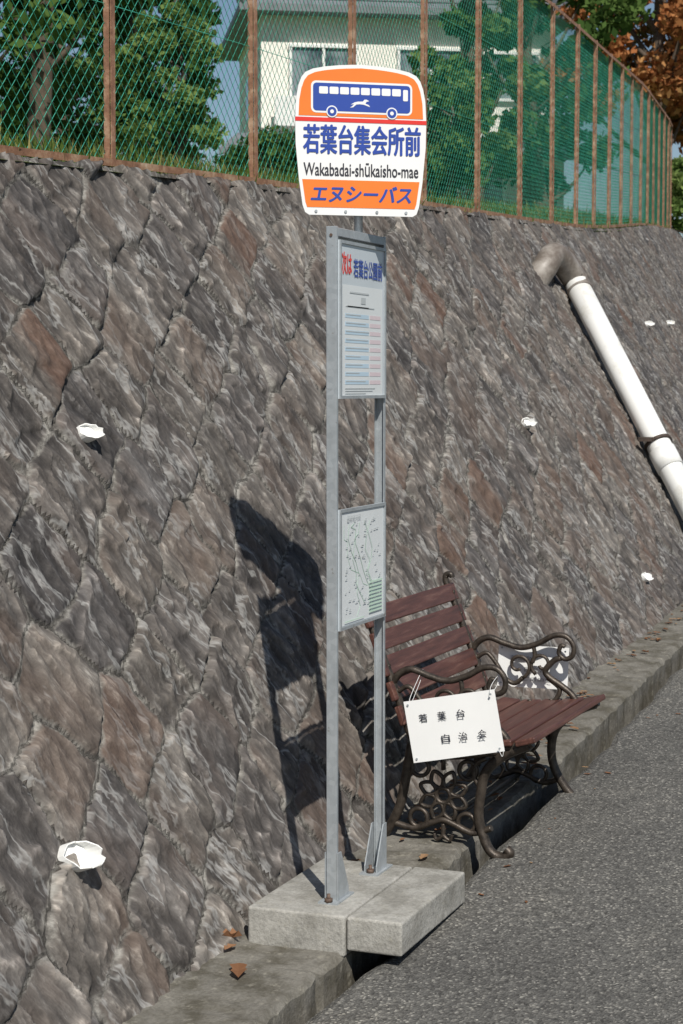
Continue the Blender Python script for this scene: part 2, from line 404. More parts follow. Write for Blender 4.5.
# ---------------------------------------------------------------- upper terrace
def sst(x,a,b): t=min(max((x-a)/(b-a),0),1); return t*t*(3-2*t)
def terr(x,d):
    base=float(topZ(x))+.17*min(d,6)+.03*math.sin(x*1.3+d)*min(d,1)
    k=sst(d,5,11); return base*(1-k)+(3.9+.1*math.sin(x*.3))*k
t=MB(); xs=np.arange(-8,70.1,1.0); ds=[0,.3,.8,1.5,2.5,3.5,5,6,7,8,9,11,15,25,45,80,200]
for x in xs:
    for d in ds: t.v.append((x,float(topY(x))-.03+d,terr(x,d)-.02))
m_=len(ds)
for i in range(len(xs)-1):
    for j in range(m_-1): a=i*m_+j; t.f.append((a,a+m_,a+m_+1,a+1)); t.sm.append(True)
t.obj('grass_terrace',M_grass)
sk=MB()
for xe in(-8,70):
    for j in range(m_-1):
        y0=float(topY(xe))-.03+ds[j]; y1=float(topY(xe))-.03+ds[j+1]
        sk.add([(xe,y0,terr(xe,ds[j])-.02),(xe,y1,terr(xe,ds[j+1])-.02),(xe,y1,-2),(xe,y0,-2)],[(0,1,2,3)])
sk.obj('embankment_end',M_ground)

def attr_face(me,vals):
    at=me.attributes.new('lv','FLOAT','FACE'); at.data.foreach_set('value',np.array(vals,dtype=np.float32))
gb=MB(); lv=[]
for i in range(11000):
    x=random.uniform(2.5,33); d=abs(random.gauss(0,1.0))+.06; y=float(topY(x))+d; z=terr(x,d)-.02
    h=random.uniform(.04,.13)*(1.6 if random.random()<.10 else 1); a=random.uniform(0,6.28); w=.008
    lx,ly=random.uniform(-.05,.05),random.uniform(-.05,.05)
    gb.add([(x-w*math.cos(a),y-w*math.sin(a),z),(x+w*math.cos(a),y+w*math.sin(a),z),(x+lx,y+ly,z+h)],[(0,1,2)]); lv.append(random.random())
o=gb.obj('grass',M_blade); attr_face(o.data,lv)

# ---------------------------------------------------------------- fence
fence=empty('chain_link_fence',(6.82,3.7,2.7))
posts=[]; x=6.82
while x>-3: posts.append(x); x-=1.5
posts=posts[::-1]
x=posts[-1]
while x<32.5:
    dx=1.5
    for _ in range(4): dx=1.5/math.sqrt(1+((float(topY(x+dx))-float(topY(x)))/dx)**2)
    x+=dx; posts.append(x)
H=1.88
pp=MB(); wr=MB(); rl=MB()
base=lambda x:(Vector((x,float(topY(x))+.07,float(topZ(x))-.02)))
for i,x in enumerate(posts):
    b=base(x); lean=Vector((random.uniform(-.008,.008),random.uniform(-.01,.01),0))
    tpt=b+Vector((0,0,H+.06))+lean
    pp.bar(b-Vector((0,0,.1)),tpt,.034,.005,(0,1,0)); pp.bar(b-Vector((0,0,.1))+Vector((-.015,.0205,0)),tpt+Vector((-.015,.0205,0)),.004,.026,(0,1,0))
for i in range(len(posts)-1):
    a=base(posts[i]);b=base(posts[i+1])
    for hh in(.05,H+.03):
        rl.bar(a+Vector((0,-.006,hh)),b+Vector((0,-.006,hh)),.006,.03); rl.bar(a+Vector((0,.012,hh+.013)),b+Vector((0,.012,hh+.013)),.028,.005)
    for hh in(.7,1.3): wr.tube([a+Vector((0,.028,hh)),b+Vector((0,.028,hh))],.0018,3,False)
    w=(b-a); Lw=Vector((w.x,w.y,0)).length; s=.066; hgt_=H-.05
    nx=int(Lw/s)+1; ny=int(hgt_/s)
    def Pt(u,z,o=0): 
        q=a.lerp(b,u/Lw); return q+Vector((0,.03+o,.06+z))
    for dirn in(1,-1):
        for kk in range(-ny-2,nx+ny+3):
            u0=kk*s
            if dirn==1: za=max(0,-u0); zb=min(hgt_,Lw-u0)
            else: za=max(0,u0-Lw); zb=min(hgt_,u0)
            if zb-za<.01: continue
            o=.002*dirn
            wr.tube([Pt(u0+dirn*za,za,o),Pt(u0+dirn*zb,zb,o)],.0017,3,False)
pp.obj('posts',M_rust,fence); rl.obj('rails',M_rust,fence); wr.obj('wire_mesh',M_wire,fence)

# ---------------------------------------------------------------- bus stop sign
bs=empty('bus_stop_sign',(5.5,2.1,0))
bb=MB()
bb.box((5.48,2.165,.064),(.64,.325,.128)); bb.obj('base_block_wall_side',M_conc,bs,.008,3)
bb=MB(); bb.box((5.485,1.908,.074),(.64,.18,.106)); bb.obj('base_block_road_side',M_conc,bs,.008,3)
ZS=.128; ZT=2.24; XL,XR,YP=5.31,5.735,2.10
st=MB()
def cprof(x,sgn):
    poly=[(-.017,0),(.017,0),(.017,.017),(.0138,.017),(.0138,.0035),(-.0138,.0035),(-.0138,.017),(-.017,.017)]
    M=Matrix(((0,sgn,0,x),(1,0,0,YP),(0,0,1,0),(0,0,0,1)))
    st.prism(poly,M,ZS+.004,ZT)
cprof(XL-.011,1); cprof(XR+.011,-1)
st.box(((XL+XR)/2,YP-.001,ZT-.016),(XR-XL-.01,.031,.026))
for zz in (2.205,1.735,1.345,1.01): st.box(((XL+XR)/2,YP+.006,zz),(XR-XL-.02,.010,.02))
st.obj('post_frame',M_galv,bs,.0012,1)
gs=MB()
for x,sg in((XL,1),(XR,-1)):
    gs.box((x+sg*.03,YP,ZS+.003),(.15,.065,.006))
    for yy in(.0205,-.0205):
        M=frame((x-sg*.012,YP+yy,ZS+.0065),(sg,0,0))
        gs.prism([(0,0),(.095,0),(.095,.02),(.03,.15),(0,.15)],M,-.002,.002)
gs.obj('foot_gussets',M_galv,bs)
bo=MB()
for x,sg in((XL,1),(XR,-1)):
    for dx in(.085,-.035):
        c=Vector((x+sg*dx,YP,ZS+.006)); bo.tube([c,c+Vector((0,0,.012))],.013,6); bo.tube([c,c+Vector((0,0,.026))],.006,8)
bo.tube([(XL-.0112,YP,2.213),(XL-.014,YP,2.213)],.005,8)
bo.obj('anchor_bolts',plain('bolt_rust',(.12,.08,.06),.7,.3,.4,60),bs)
po=MB(); pc=Vector((5.535,2.10,0)); po.tube([pc+Vector((0,0,ZT-.02)),pc+Vector((0,0,2.70))],.014,12); po.obj('board_pole',M_galv,bs)
exd=Vector((math.cos(rad(-55)),math.sin(rad(-55)),0)); nrm=exd.cross(Vector((0,0,1)))
SB=frame(pc+Vector((0,0,2.525))+nrm*.024+exd*.003,exd)
hs=[(-73.5,53),(-71,57),(-64,59.5),(-40,63),(-5,66.3),(20,66.8),(40,65.8),(52,63.5),(60,60.5),(65,56.5),(68.5,49),(71,37),(72.8,22),(73.6,10),(74,0)]
S_=1/312.
def hw(y): return float(np.interp(y,[h[0] for h in hs],[h[1] for h in hs]))
def board(y0,y1,ins,n=60):
    ys=np.linspace(y0,y1,n)
    ys=sorted(set(list(ys)+[h[0] for h in hs if y0<h[0]<y1]))
    Rr=[];sc=(74-ins)/74.
    for y in ys:
        yy=y/sc; Rr.append((max(hw(min(yy,74))*sc,0),y))
    return [(a*S_,b*S_) for a,b in Rr]+[(-a*S_,b*S_) for a,b in reversed(Rr) if a>1e-4]
def plate(nm,poly,M,t0,t1,mat,parent):
    q=MB(); q.prism(poly,M,t0,t1); q.obj(nm,mat,parent)
plate('board',board(-73.5,74,0),SB,-.004,0,M_white,bs)
plate('board_back_channel',[(-.15,-.03),(.15,-.03),(.15,.03),(-.15,.03)],SB,-.012,-.005,M_galv,bs)
plate('board_top_orange',board(23,70.5,3.5),SB,.0,.0012,M_orange,bs)
plate('board_red_line',[(-hw(20)*S_,17.5*S_),(hw(20)*S_,17.5*S_),(hw(20)*S_,21.5*S_),(-hw(20)*S_,21.5*S_)],SB,0,.0012,M_red,bs)
plate('board_bottom_orange',board(-66,-39,3.5),SB,0,.0012,M_orange,bs)
def rr(x0,y0,x1,y1,r=2,n=4):
    o=[]
    for cx,cy,a0 in((x1-r,y1-r,0),(x0+r,y1-r,90),(x0+r,y0+r,180),(x1-r,y0+r,270)):
        for i in range(n+1):
            a=rad(a0+90*i/n); o.append(((cx+r*math.cos(a))*S_,(cy+r*math.sin(a))*S_))
    return o
def circ(cx,cy,r,n=20): return [((cx+r*math.cos(6.283*i/n))*S_,(cy+r*math.sin(6.283*i/n))*S_) for i in range(n)]
plate('bus_outline',rr(-51,26,52,57,5),SB,.0013,.002,M_white,bs)
plate('bus_body',rr(-49,28,50,55,3.5),SB,.0021,.0027,M_blue,bs)
q=MB(); xx=-43
for wd in(9,9,9,9,9,9,9,9): q.prism(rr(xx,44.5,xx+wd,51.5,1,2),SB,.0028,.0034); xx+=10.6
q.prism(rr(42.5,40,47.5,51,1,2),SB,.0028,.0034)
q.obj('bus_windows',M_white,bs)
q=MB()
dog=[(-11,-1.2),(-6,1.2),(-2,2.0),(4,2.2),(6,4.2),(8.5,4.4),(12,2.8),(8.8,2.2),(7.2,.2),(11.5,-1.2),(13,-3.2),(9.5,-2.2),(5,-.9),(0,-.6),(-4,-1.0),(-8,-4.0),(-12,-4.4),(-9,-2.8),(-7,-.8)]
q.prism([((-2+a*.82)*S_,(36+b*.95)*S_) for a,b in reversed(dog)],SB,.0028,.0034)
for wx_ in(-30,31): q.prism(circ(wx_,27.5,5.8),SB,.0028,.0034)
q.obj('bus_wheel_rims_and_running_dog',M_white,bs)
q=MB()
for wx_ in(-30,31): q.prism(circ(wx_,27.5,4.6),SB,.0035,.0040)
q.obj('bus_tyres',M_blue,bs)
q=MB()
for wx_ in(-30,31): q.prism(circ(wx_,27.5,1.9),SB,.0041,.0045)
q.obj('bus_hubs',M_white,bs)
text('stop_name','若葉台集会所前',SB,1*S_,0.5*S_,119*S_,28*S_,.0016,M_blue,bs,.0022)
text('stop_name_romaji','Wakabadai-shūkaisho-mae',SB,0,-28.5*S_,117*S_,13*S_,.0016,M_black,bs,.0005)
text('operator_name','エヌシーバス',SB,0,-52.5*S_,102*S_,16*S_,.0016,M_blue,bs,.0022,.2)
q=MB()
for bx in(-46,-16,16,46): q.prism(circ(bx,-69.8,1.5,8),SB,.0005,.003)
q.obj('board_rivets',M_galv,bs)
PW=XR-XL-.012
def panel(nm,z0,z1):
    M=frame(((XL+XR)/2,YP-.020,(z0+z1)/2),(1,0,0)); h=z1-z0
    plate(nm,[(-PW/2,-h/2),(PW/2,-h/2),(PW/2,h/2),(-PW/2,h/2)],M,-.004,0,M_panel,bs)
    q=MB()
    for (x0,y0,x1,y1) in((-PW/2,-h/2,-PW/2+.01,h/2),(PW/2-.01,-h/2,PW/2,h/2),(-PW/2+.01,-h/2,PW/2-.01,-h/2+.01),(-PW/2+.01,h/2-.01,PW/2-.01,h/2)):
        q.prism([(x0,y0),(x1,y0),(x1,y1),(x0,y1)],M,.0002,.005)
    q.obj(nm+'_rim',M_galv,bs); return M,h
def rects(nm,M,L_,z,mat):
    q=MB()
    for x0,y0,x1,y1 in L_: q.prism([(x0,y0),(x1,y0),(x1,y1),(x0,y1)],M,z-.0004,z)
    q.obj(nm,mat,bs)
M1,h1=panel('timetable_panel',1.71,2.20)
text('next_stop_label','次は',M1,-.145,.175,.085,.070,.0012,M_red,bs,.0015)
text('next_stop_name','若葉台公園前',M1,.045,.165,.26,.058,.0012,M_blue,bs,.0012)
rects('timetable_sheet',M1,[(-.18,-.235,.18,.11)],.0011,M_sheet)
rects('timetable_blue',M1,[(-.16,-.20+i*.026,.05,-.20+i*.026+.013) for i in range(9)],.0018,M_pale)
rects('timetable_pink',M1,[(.06,-.20+i*.026,.16,-.20+i*.026+.013) for i in range(9)],.0018,M_pink)
rects('timetable_print',M1,[(-.12,.085,.05,.09),(-.02,.055,.02,.075),(-.14,.042,.1,.045)]+[(-.155,-.192+i*.026,-.155+.1+.2*random.random(),-.189+i*.026) for i in range(10)]+[(-.16,-.230+i*.008,-.02+.15*random.random(),-.228+i*.008) for i in range(3)],.0024,M_greyp)
M2,h2=panel('route_map_panel',.985,1.365)
rects('map_sheet',M2,[(-.19,-.178,.19,.178)],.0011,M_sheet)
q=MB()
def pline(pts,w=.0022,z=.0018):
    for (x0,y0),(x1,y1) in zip(pts,pts[1:]):
        d=Vector((x1-x0,y1-y0,0)); 
        if d.length<1e-6: continue
        n_=Vector((-d.y,d.x,0)).normalized()*w
        q.prism([(x0-n_.x,y0-n_.y),(x1-n_.x,y1-n_.y),(x1+n_.x,y1+n_.y),(x0+n_.x,y0+n_.y)],M2,z-.0004,z)
random.seed(3)
for kx in range(6):
    x0,y0=-.17+.045*kx,.14; pts=[(x0,y0)]
    for s_ in range(8):
        x0+=random.choice([-.03,-.01,0,.03,.04]); y0-=random.choice([.01,.035,.045]); pts.append((max(-.17,min(.17,x0)),max(-.16,y0)))
    pline(pts,.0010,.0018+.0005*kx)
q.obj('map_routes',M_greenp,bs)
rects('map_stops',M2,[(lambda a,b:(a,b,a+random.uniform(.006,.022),b+.003))(random.uniform(-.17,.15),random.uniform(-.14,.15)) for i in range(90)],.0050,M_greyp)
rects('map_legend',M2,[(.05,-.16+i*.012,.17,-.154+i*.012) for i in range(9)]+[(-.17,-.168,.0,-.165)],.0056,M_legend)
text('map_title','路線案内図',M2,-.09,.16,.12,.015,.0056,M_greyp,bs)

# ---------------------------------------------------------------- bench
Y0=1.72; Z0=.045; XN,XF=6.31,7.32
SK=lambda x: .02*(XF-x)/(XF-XN)
bench=empty('park_bench',((XN+XF)/2,Y0+.3,Z0))
def skew(e): e.v=[(v[0],v[1]+SK(v[0]),v[2]) for v in e.v]; return e
def spiral(c,r0,r1,a0,a1,n=22):
    return [(c[0]+(r0+(r1-r0)*i/n)*math.cos(rad(a0+(a1-a0)*i/n)),c[1]+(r0+(r1-r0)*i/n)*math.sin(rad(a0+(a1-a0)*i/n))) for i in range(n+1)]
def end_frame(x,fs=0.0):
    e=MB()
    W=lambda s,z:(x,Y0+s,Z0+z)
    def T(pts,r,k=8,sx=1.25,sm=True):
        P3=[W(*p) for p in pts]
        if sm: P3=smooth(P3,k)
        n=len(P3)
        rr_=[r[0]+(r[1]-r[0])*i/(n-1) for i in range(n)] if isinstance(r,tuple) else r
        e.tube(P3,rr_,8,True,False,sx)
    am=lambda s:.535-(.535-s)*.80
    T([(.025+fs,.028),(.01+fs,.012),(.04+fs,-.004),(.08+fs,.01),(.13+fs*.7,.06),(.178+fs*.3,.14),(.192,.22),(.175,.30),(.12,.36),(.06,.395),(.01,.415)],(.017,.02))
    T([(.655,.028),(.665,.010),(.63,-.004),(.595,.012),(.545,.07),(.505,.15),(.485,.24),(.47,.32),(.455,.395)],(.017,.02))
    T([(.0,.425),(.03,.412),(.15,.392),(.30,.378),(.42,.388),(.465,.43),(.51,.55),(.57,.70),(.63,.85),(.65,.895),(.648,.918),(.628,.922),(.622,.908)],(.018,.012))
    T([(.10,.385),(.30,.352),(.47,.36)],(.012,.012))
    T([(am(s),z) for s,z in [(.54,.60),(.50,.645),(.44,.665),(.36,.645),(.27,.630),(.18,.650),(.10,.685),(.035,.685),(-.005,.65),(.0,.607),(.04,.592),(.07,.615),(.06,.645),(.04,.643)]],(.014,.009))
    T([(am(.06),.595),(am(.10),.58),(am(.14),.53),(.15,.48),(.11,.45),(.08,.41)],(.012,.014))
    T(spiral((.235,.565),.05,.012,-60,330),(.008,.007),1,1.2,False)
    T([(.21,.51),(.16,.47),(.17,.43),(.20,.40)],(.010,.010))
    T(spiral((.335,.555),.055,.015,250,-120),(.008,.007),1,1.2,False)
    T([(.315,.505),(.35,.48),(.39,.50),(.43,.56),(.47,.60),(.51,.58)],(.010,.009))
    T([(.27,.635),(.265,.60),(.275,.57)],(.009,.009))
    cx,cz=.335,.205
    ring=lambda c,r,w=.0085: e.tube([W(c[0]+r*math.cos(6.2832*i/20),c[1]+r*math.sin(6.2832*i/20)) for i in range(20)],w,6,False,True,1.3)
    ring((cx,cz),.028)
    for k_ in range(8):
        a=rad(45*k_+22); d=Vector((math.cos(a),math.sin(a))); nv_=Vector((-d.y,d.x))
        pts=[(cx+d.x*.03,cz+d.y*.03),(cx+d.x*.06+nv_.x*.024,cz+d.y*.06+nv_.y*.024),(cx+d.x*.095,cz+d.y*.095),(cx+d.x*.06-nv_.x*.024,cz+d.y*.06-nv_.y*.024)]
        e.tube(smooth([W(*p_) for p_ in pts],5,True),.0075,6,False,True,1.3)
    for c in((cx-.095,cz+.1),(cx+.09,cz+.1),(cx-.09,cz-.095),(cx+.095,cz-.09)): ring(c,.034,.0085)
    T([(.19,.24),(.215,.28),(.21,.33),(.17,.355)],(.009,.009)); T([(.48,.26),(.455,.29),(.46,.33),(.44,.36)],(.009,.009))
    T([(.15,.10),(.22,.075),(.29,.10),(.335,.115),(.38,.10),(.45,.075),(.53,.09)],(.012,.012))
    T([(.335,.10),(.335,.06),(.31,.04),(.30,.06)],(.008,.006)); T([(.335,.10),(.335,.06),(.36,.04),(.37,.06)],(.008,.006))
    T([(.335,.30),(.335,.36)],(.009,.009),2)
    return skew(e)
end_frame(XN+.04,.07).obj('end_frame_near',M_iron,bench); end_frame(XF-.04,.0).obj('end_frame_far',M_iron,bench)
sl_=MB()
xm=(XN+XF)/2; LL=XF-XN
def slat(s,z,w,th,ang):
    sl_.box((xm+random.uniform(-.003,.003),Y0+s,Z0+z),(LL,w,th),Matrix.Rotation(rad(ang+random.uniform(-.8,.8)),3,'X'))
for s,z,a in((.015,.432,-16),(.105,.420,-6),(.195,.409,-6),(.285,.400,-4),(.375,.400,5)): slat(s,z,.078,.022,a)
skew(sl_).obj('seat',M_wood,bench,.005,2)
sl_=MB()
bk=[(.47+(z-.44)*.385,z) for z in [.495+i*.088 for i in range(5)]]
for s,z in bk: slat(s,z,.022,.073,-21)
skew(sl_).obj('backrest',M_wood,bench,.005,2)
sb=MB()
for s,z in bk:
    for x in(XN+.04,XF-.04): sb.tube([(x,Y0+s-.010,Z0+z),(x,Y0+s-.0145,Z0+z)],.010,8)
for s,z in((.105,.432),(.195,.421),(.285,.412)):
    for x in(XN+.04,XF-.04): sb.tube([(x,Y0+s,Z0+z-.005),(x,Y0+s,Z0+z+.003)],.010,8)
sb.tube([(XN+.04,Y0+.33,Z0+.10),(XF-.04,Y0+.33,Z0+.10)],.009,8)
skew(sb).obj('bolts_and_stretcher',M_iron,bench)
def notice(nm,o,yaw,roll,w,h,lines,mt=None):
    e=empty(nm,o)
    ex=Vector((math.sin(rad(yaw)),-math.cos(rad(yaw)),0)); M=frame(o,ex)@Matrix.Rotation(rad(roll),4,'Z')
    q=MB(); nx_=10
    for i in range(nx_+1):
        u=-w/2+w*i/nx_; bz=.006*math.cos(math.pi*i/nx_)
        for v_ in(-h/2,h/2):
            for tz_ in(0,-.002): q.v.append(tuple(M@Vector((u,v_,bz+tz_))))
    for i in range(nx_):
        a=i*4; b_=a+4
        for f_ in((a,b_,b_+2,a+2),(a+1,a+3,b_+3,b_+1),(a,a+1,b_+1,b_),(a+2,b_+2,b_+3,a+3)): q.f.append(f_); q.sm.append(False)
    q.f.append((0,2,3,1)); q.sm.append(False); a=nx_*4; q.f.append((a,a+1,a+3,a+2)); q.sm.append(False)
    q.obj('sheet',M_white,e)
    for (tx,cx,cy,ww,hh) in lines: text('lettering',tx,M,cx,cy,ww,hh,.0078,mt or M_black,e,.0004)
    q=MB()
    for sx_ in(-1,1):
        for sy_ in(1,-1):
            c=M@Vector((sx_*(w/2-.014),sy_*(h/2-.014),.006)); n_=(M.to_3x3()@Vector((0,0,1)))
            q.tube([c,c+n_*.004],.004,8)
    q.obj('eyelets',M_galv,e)
    return e,M
nb,MN=notice('notice_board',(6.24,Y0+.280,.53),6,10,.335,.225,[('若',-.105,.045,.030,.030),('葉',-.035,.045,.030,.030),('台',.035,.045,.030,.030),('自',-.035,-.038,.030,.030),('治',.03,-.038,.030,.030),('会',.10,-.038,.030,.030)])
q=MB()
for sx_ in(-.15,.15):
    c=MN@Vector((sx_,.098,.004)); q.tube(smooth([c,c+Vector((.02,0,.03)),Vector((XN+.055,c.y,.705)),Vector((XN+.05,c.y,.68)),c+Vector((.01,0,-.01))],5),.0010,5)
c=MN@Vector((.148,-.096,.004)); q.tube(smooth([c,c+Vector((.0,-.015,-.03)),c+Vector((0,-.02,-.012))],5),.0010,5)
q.obj('ties',M_white,nb)
M_faint=plain('faded_print',(.40,.41,.41),.6)
nb2,MN2=notice('notice_board',(7.325,Y0+.285,.59),8,-2,.29,.175,[('若葉台',-.05,.035,.09,.02),('自治会',.01,-.01,.09,.02),('ご自由に',.02,-.05,.12,.016)],M_faint)

# ---------------------------------------------------------------- drain pipe on wall
dp=empty('drain_pipe',wallpt(13.6,2.2,.1)[0])
R=.09
A,_n,_t=wallpt(13.84,2.46,R+.04); B,_,_=wallpt(12.86,.38,R+.04)
q=MB(); q.tube([A,A.lerp(B,.5),B],R,28); q.obj('pipe',M_pvc,dp)
q=MB(); d=(A-B).normalized()
e0=wallpt(13.36,2.52,-.12)[0]; e1=wallpt(13.42,2.60,.05)[0]; e2=wallpt(13.62,2.66,R+.05)[0]
q.tube(smooth([e0,e1,e2,A+d*.06,A-d*.08],7),R+.006,24); q.obj('elbow',M_pvcg,dp)
q=MB(); j=A.lerp(B,.60); q.tube([j,j-d*.16],R+.009,28); q.obj('coupling',M_pvc,dp)
q=MB(); j=A.lerp(B,.57); q.tube([j,j-d*.025],R+.014,28)
side=d.cross(_n).normalized()
for s_ in(-1,1): 
    c=j+side*s_*(R+.05)-_n*.04; q.box(c,(.09,.09,.03))
q.obj('strap',plain('strap_dark',(.07,.05,.04),.7,.3,.4,30),dp)

wp=[(5.54,1.58,.034,.08),(4.51,.41,.044,.10),(10.54,1.52,.034,.08),(17.4,2.32,.033,.09),(19.5,2.40,.033,.09),(11.27,.56,.030,.05),(1.6,1.3,.036,.08)]
for x,z,r_,prot in wp:
    c,n_,t_=wallpt(x,z,0.005); ax=(n_*.75+Vector((-.2,-.3,.05))).normalized()
    up_=(Vector((0,0,1))-ax*ax.z).normalized(); sd=ax.cross(up_)
    q=MB(); sg_=20; vs=[]
    for k_ in range(sg_):
        a=6.2832*k_/sg_; o_=up_*math.cos(a)+sd*math.sin(a)
        ext=prot*(.55+.38*math.cos(a+2.4)) + .010*random.uniform(-1,1)
        vs+=[c+o_*r_-ax*.08,c+o_*r_+ax*ext,c+o_*(r_-.004)+ax*ext,c+o_*(r_-.004)-ax*.08]
    fs=[]
    for k_ in range(sg_):
        a=k_*4;b_=((k_+1)%sg_)*4
        fs+=[(a,b_,b_+1,a+1),(a+1,b_+1,b_+2,a+2),(a+2,b_+2,b_+3,a+3)]
    q.add(vs,fs,False)
    ins=[c+(up_*math.cos(6.2832*k_/sg_)+sd*math.sin(6.2832*k_/sg_))*(r_-.0045)+ax*(.016+.016*math.cos(6.2832*k_/sg_+2.0)) for k_ in range(sg_)]
    q.add(ins,[tuple(range(sg_))]); q.obj('weep_pipe',M_pvc)

# ---------------------------------------------------------------- dry leaves
q=MB(); lv=[]
def dleaf(x,y,z,s,cur=.3):
    a=random.uniform(0,6.28); c,s2=math.cos(a)*s,math.sin(a)*s; cu=random.uniform(.3,1.0)*cur*s
    pts=[(-1,0,.3),(-.75,.22,.6),(-.4,.40,.9),(-.05,.30,.5),(.2,.42,.9),(.55,.2,.5),(1,0,.1),(.6,-.25,.8),(.25,-.38,.6),(-.1,-.28,.5),(-.45,-.42,1.0),(-.8,-.18,.5)]
    vs=[(x+px_*c-py_*s2,y+px_*s2+py_*c,z+.003+pz_*cu) for px_,py_,pz_ in pts]+[(x,y,z+.003)]
    q.add(vs,[(i,(i+1)%12,12) for i in range(12)]); lv.extend([random.random()]*12)
dleaf(4.90,2.24,grade(4.9)+.037,.065,.25); dleaf(5.06,2.34,grade(5.0)+.045,.035,.8); dleaf(5.11,2.36,grade(5.1)+.055,.035,1.0)
for i in range(80):
    x=random.uniform(5.9,12); y=float(footY(x))-random.uniform(.0,.12); dleaf(x,y,grade(x)+.038,random.uniform(.016,.035))
for i in range(16):
    x=random.uniform(5.6,11); y=1.87-abs(random.gauss(0,.16)); dleaf(x,y,grade(x)+.001,random.uniform(.008,.022))
for i in range(18):
    x=random.uniform(6.0,8.6); y=random.uniform(2.0,2.15); dleaf(x,y,grade(x)+.038,random.uniform(.016,.04))
o=q.obj('fallen_leaves',M_dryleaf); attr_face(o.data,lv)

# ---------------------------------------------------------------- trees
def crown_mesh(name,centers,n,leaf,mat,parent,bias=0):
    C=np.array([c[:3] for c in centers]);Rd=np.array([c[3] for c in centers])
    w=Rd**2; w/=w.sum(); ci=rng.choice(len(C),n,p=w)
    dirs=rng.normal(size=(n,3)); dirs/=np.linalg.norm(dirs,axis=1)[:,None]
    rr_=rng.random(n)**.45*(1+.12*rng.normal(size=n))
    Pn=C[ci]+dirs*(rr_*Rd[ci])[:,None]*np.array([1,1,.75])
    a=rng.normal(size=(n,3)); a/=np.linalg.norm(a,axis=1)[:,None]
    b_=np.cross(a,rng.normal(size=(n,3))); b_/=np.linalg.norm(b_,axis=1)[:,None]
    s=(leaf*(.6+.8*rng.random(n)))[:,None]
    V_=np.stack([Pn-a*s,Pn+b_*s*.55,Pn+a*s,Pn-b_*s*.55],1).reshape(-1,3)
    me=bpy.data.meshes.new(name); me.from_pydata(V_.tolist(),[],np.arange(4*n).reshape(n,4).tolist())
    cv=rng.random(len(C))
    lv_=np.clip(.55*cv[ci]+.45*rng.random(n)+bias,0,1)
    attr_face(me,lv_); me.materials.append(mat)
    ob=bpy.data.objects.new(name,me); scene.collection.objects.link(ob); par(ob,parent)
def tree(name,x,y,z,h,cr,mat,n=9000,leaf=.10,low=.25,ncl=34,bias=0):
    e=empty(name,(x,y,z)); tb=MB()
    top=Vector((x+random.uniform(-.3,.3),y+random.uniform(-.3,.3),z+h*.85))
    b0=Vector((x,y,z-.2)); tr=h*.022+.03
    mid=b0.lerp(top,.5)+Vector((random.uniform(-.2,.2),random.uniform(-.2,.2),0))
    tp=smooth([b0,mid,top],6); tb.tube(tp,[tr*(1-.8*i/(len(tp)-1)) for i in range(len(tp))],8)
    cl=[]
    for i in range(ncl):
        f=low+(1-low)*((i+random.random())/ncl); zc=z+h*f
        env=cr*math.sqrt(max(.05,1-((f-(low+.38*(1-low)))/(1.0-low)*1.35)**2))
        a=i*2.4+random.uniform(-.5,.5); rd_=env*random.uniform(.35,.95)
        c=Vector((x+rd_*math.cos(a),y+rd_*math.sin(a),zc)); rc=cr*random.uniform(.20,.34); cl.append((c.x,c.y,c.z,rc))
        k_=max(0,min(len(tp)-1,int(f*.75*len(tp)))); s0=tp[k_]
        if i%2==0: tb.tube(smooth([s0,s0.lerp(c,.5)+Vector((0,0,-.1*cr)),c],4),[tr*.35,tr*.3,tr*.27,tr*.24,tr*.2,tr*.16,tr*.12,tr*.08,tr*.04],5)
    tb.obj('trunk_and_limbs',M_bark,e)
    crown_mesh('crown',cl,n,leaf,mat,e,bias)
def at(px,d):
    a=rad(21.3)-math.atan((px-341.5)/1840); return d*math.cos(a),d*math.sin(a)
def tz_(x,y): return terr(x,max(0,y-float(topY(x))))
def T(name,px,d,h,cr,mat,**k):
    x,y=at(px,d); tree(name,x,y,tz_(x,y),h,cr,mat,**k)
T('broadleaf_tree',40,20,5.2,1.6,M_leafG,n=9500,leaf=.075,low=.3)
T('broadleaf_tree',-90,20,6,2.4,M_leafG,n=6000,leaf=.09,low=.15)
T('broadleaf_tree',155,30,8,1.35,M_leafG,n=6500,leaf=.10,low=.34)
T('broadleaf_tree',60,40,9,2.8,M_leafG,n=7000,leaf=.13,low=.1)
T('round_shrub',172,19,1.5,.62,M_leafL,n=7000,leaf=.04,low=.1,bias=.1)
T('round_shrub',110,24,1.4,.9,M_leafL,n=5000,leaf=.05,low=.1)
T('round_shrub',270,32,1.0,.9,M_leafG,n=4000,leaf=.055,low=.1)
T('broadleaf_tree',475,30,6.0,1.0,M_leafL,n=7500,leaf=.08,low=.08)
T('broadleaf_tree',540,36,7.5,1.9,M_leafG,n=8000,leaf=.10,low=.08)
T('round_shrub',440,27,1.8,.8,M_leafL,n=5000,leaf=.06,low=.1)
T('maple_tree',650,44,9.5,2.3,M_leafA,n=17000,leaf=.10,low=.30,ncl=46,bias=.08)
T('maple_tree',770,46,9.5,3.0,M_leafA,n=7000,leaf=.12,low=.2)
T('round_shrub',690,38,1.5,.9,M_leafL,n=4000,leaf=.07,low=.1,bias=.2)
dw=empty('distant_trees',(60,60,4)); cl=[]
for i in range(130):
    a=rad(random.uniform(-6,60)); d=random.uniform(85,110); x,y=d*math.cos(a),d*math.sin(a)
    cl.append((x,y,4+random.uniform(0,3.0),random.uniform(2,3.4)))
crown_mesh('canopy',cl,14000,.46,M_leafG,dw)

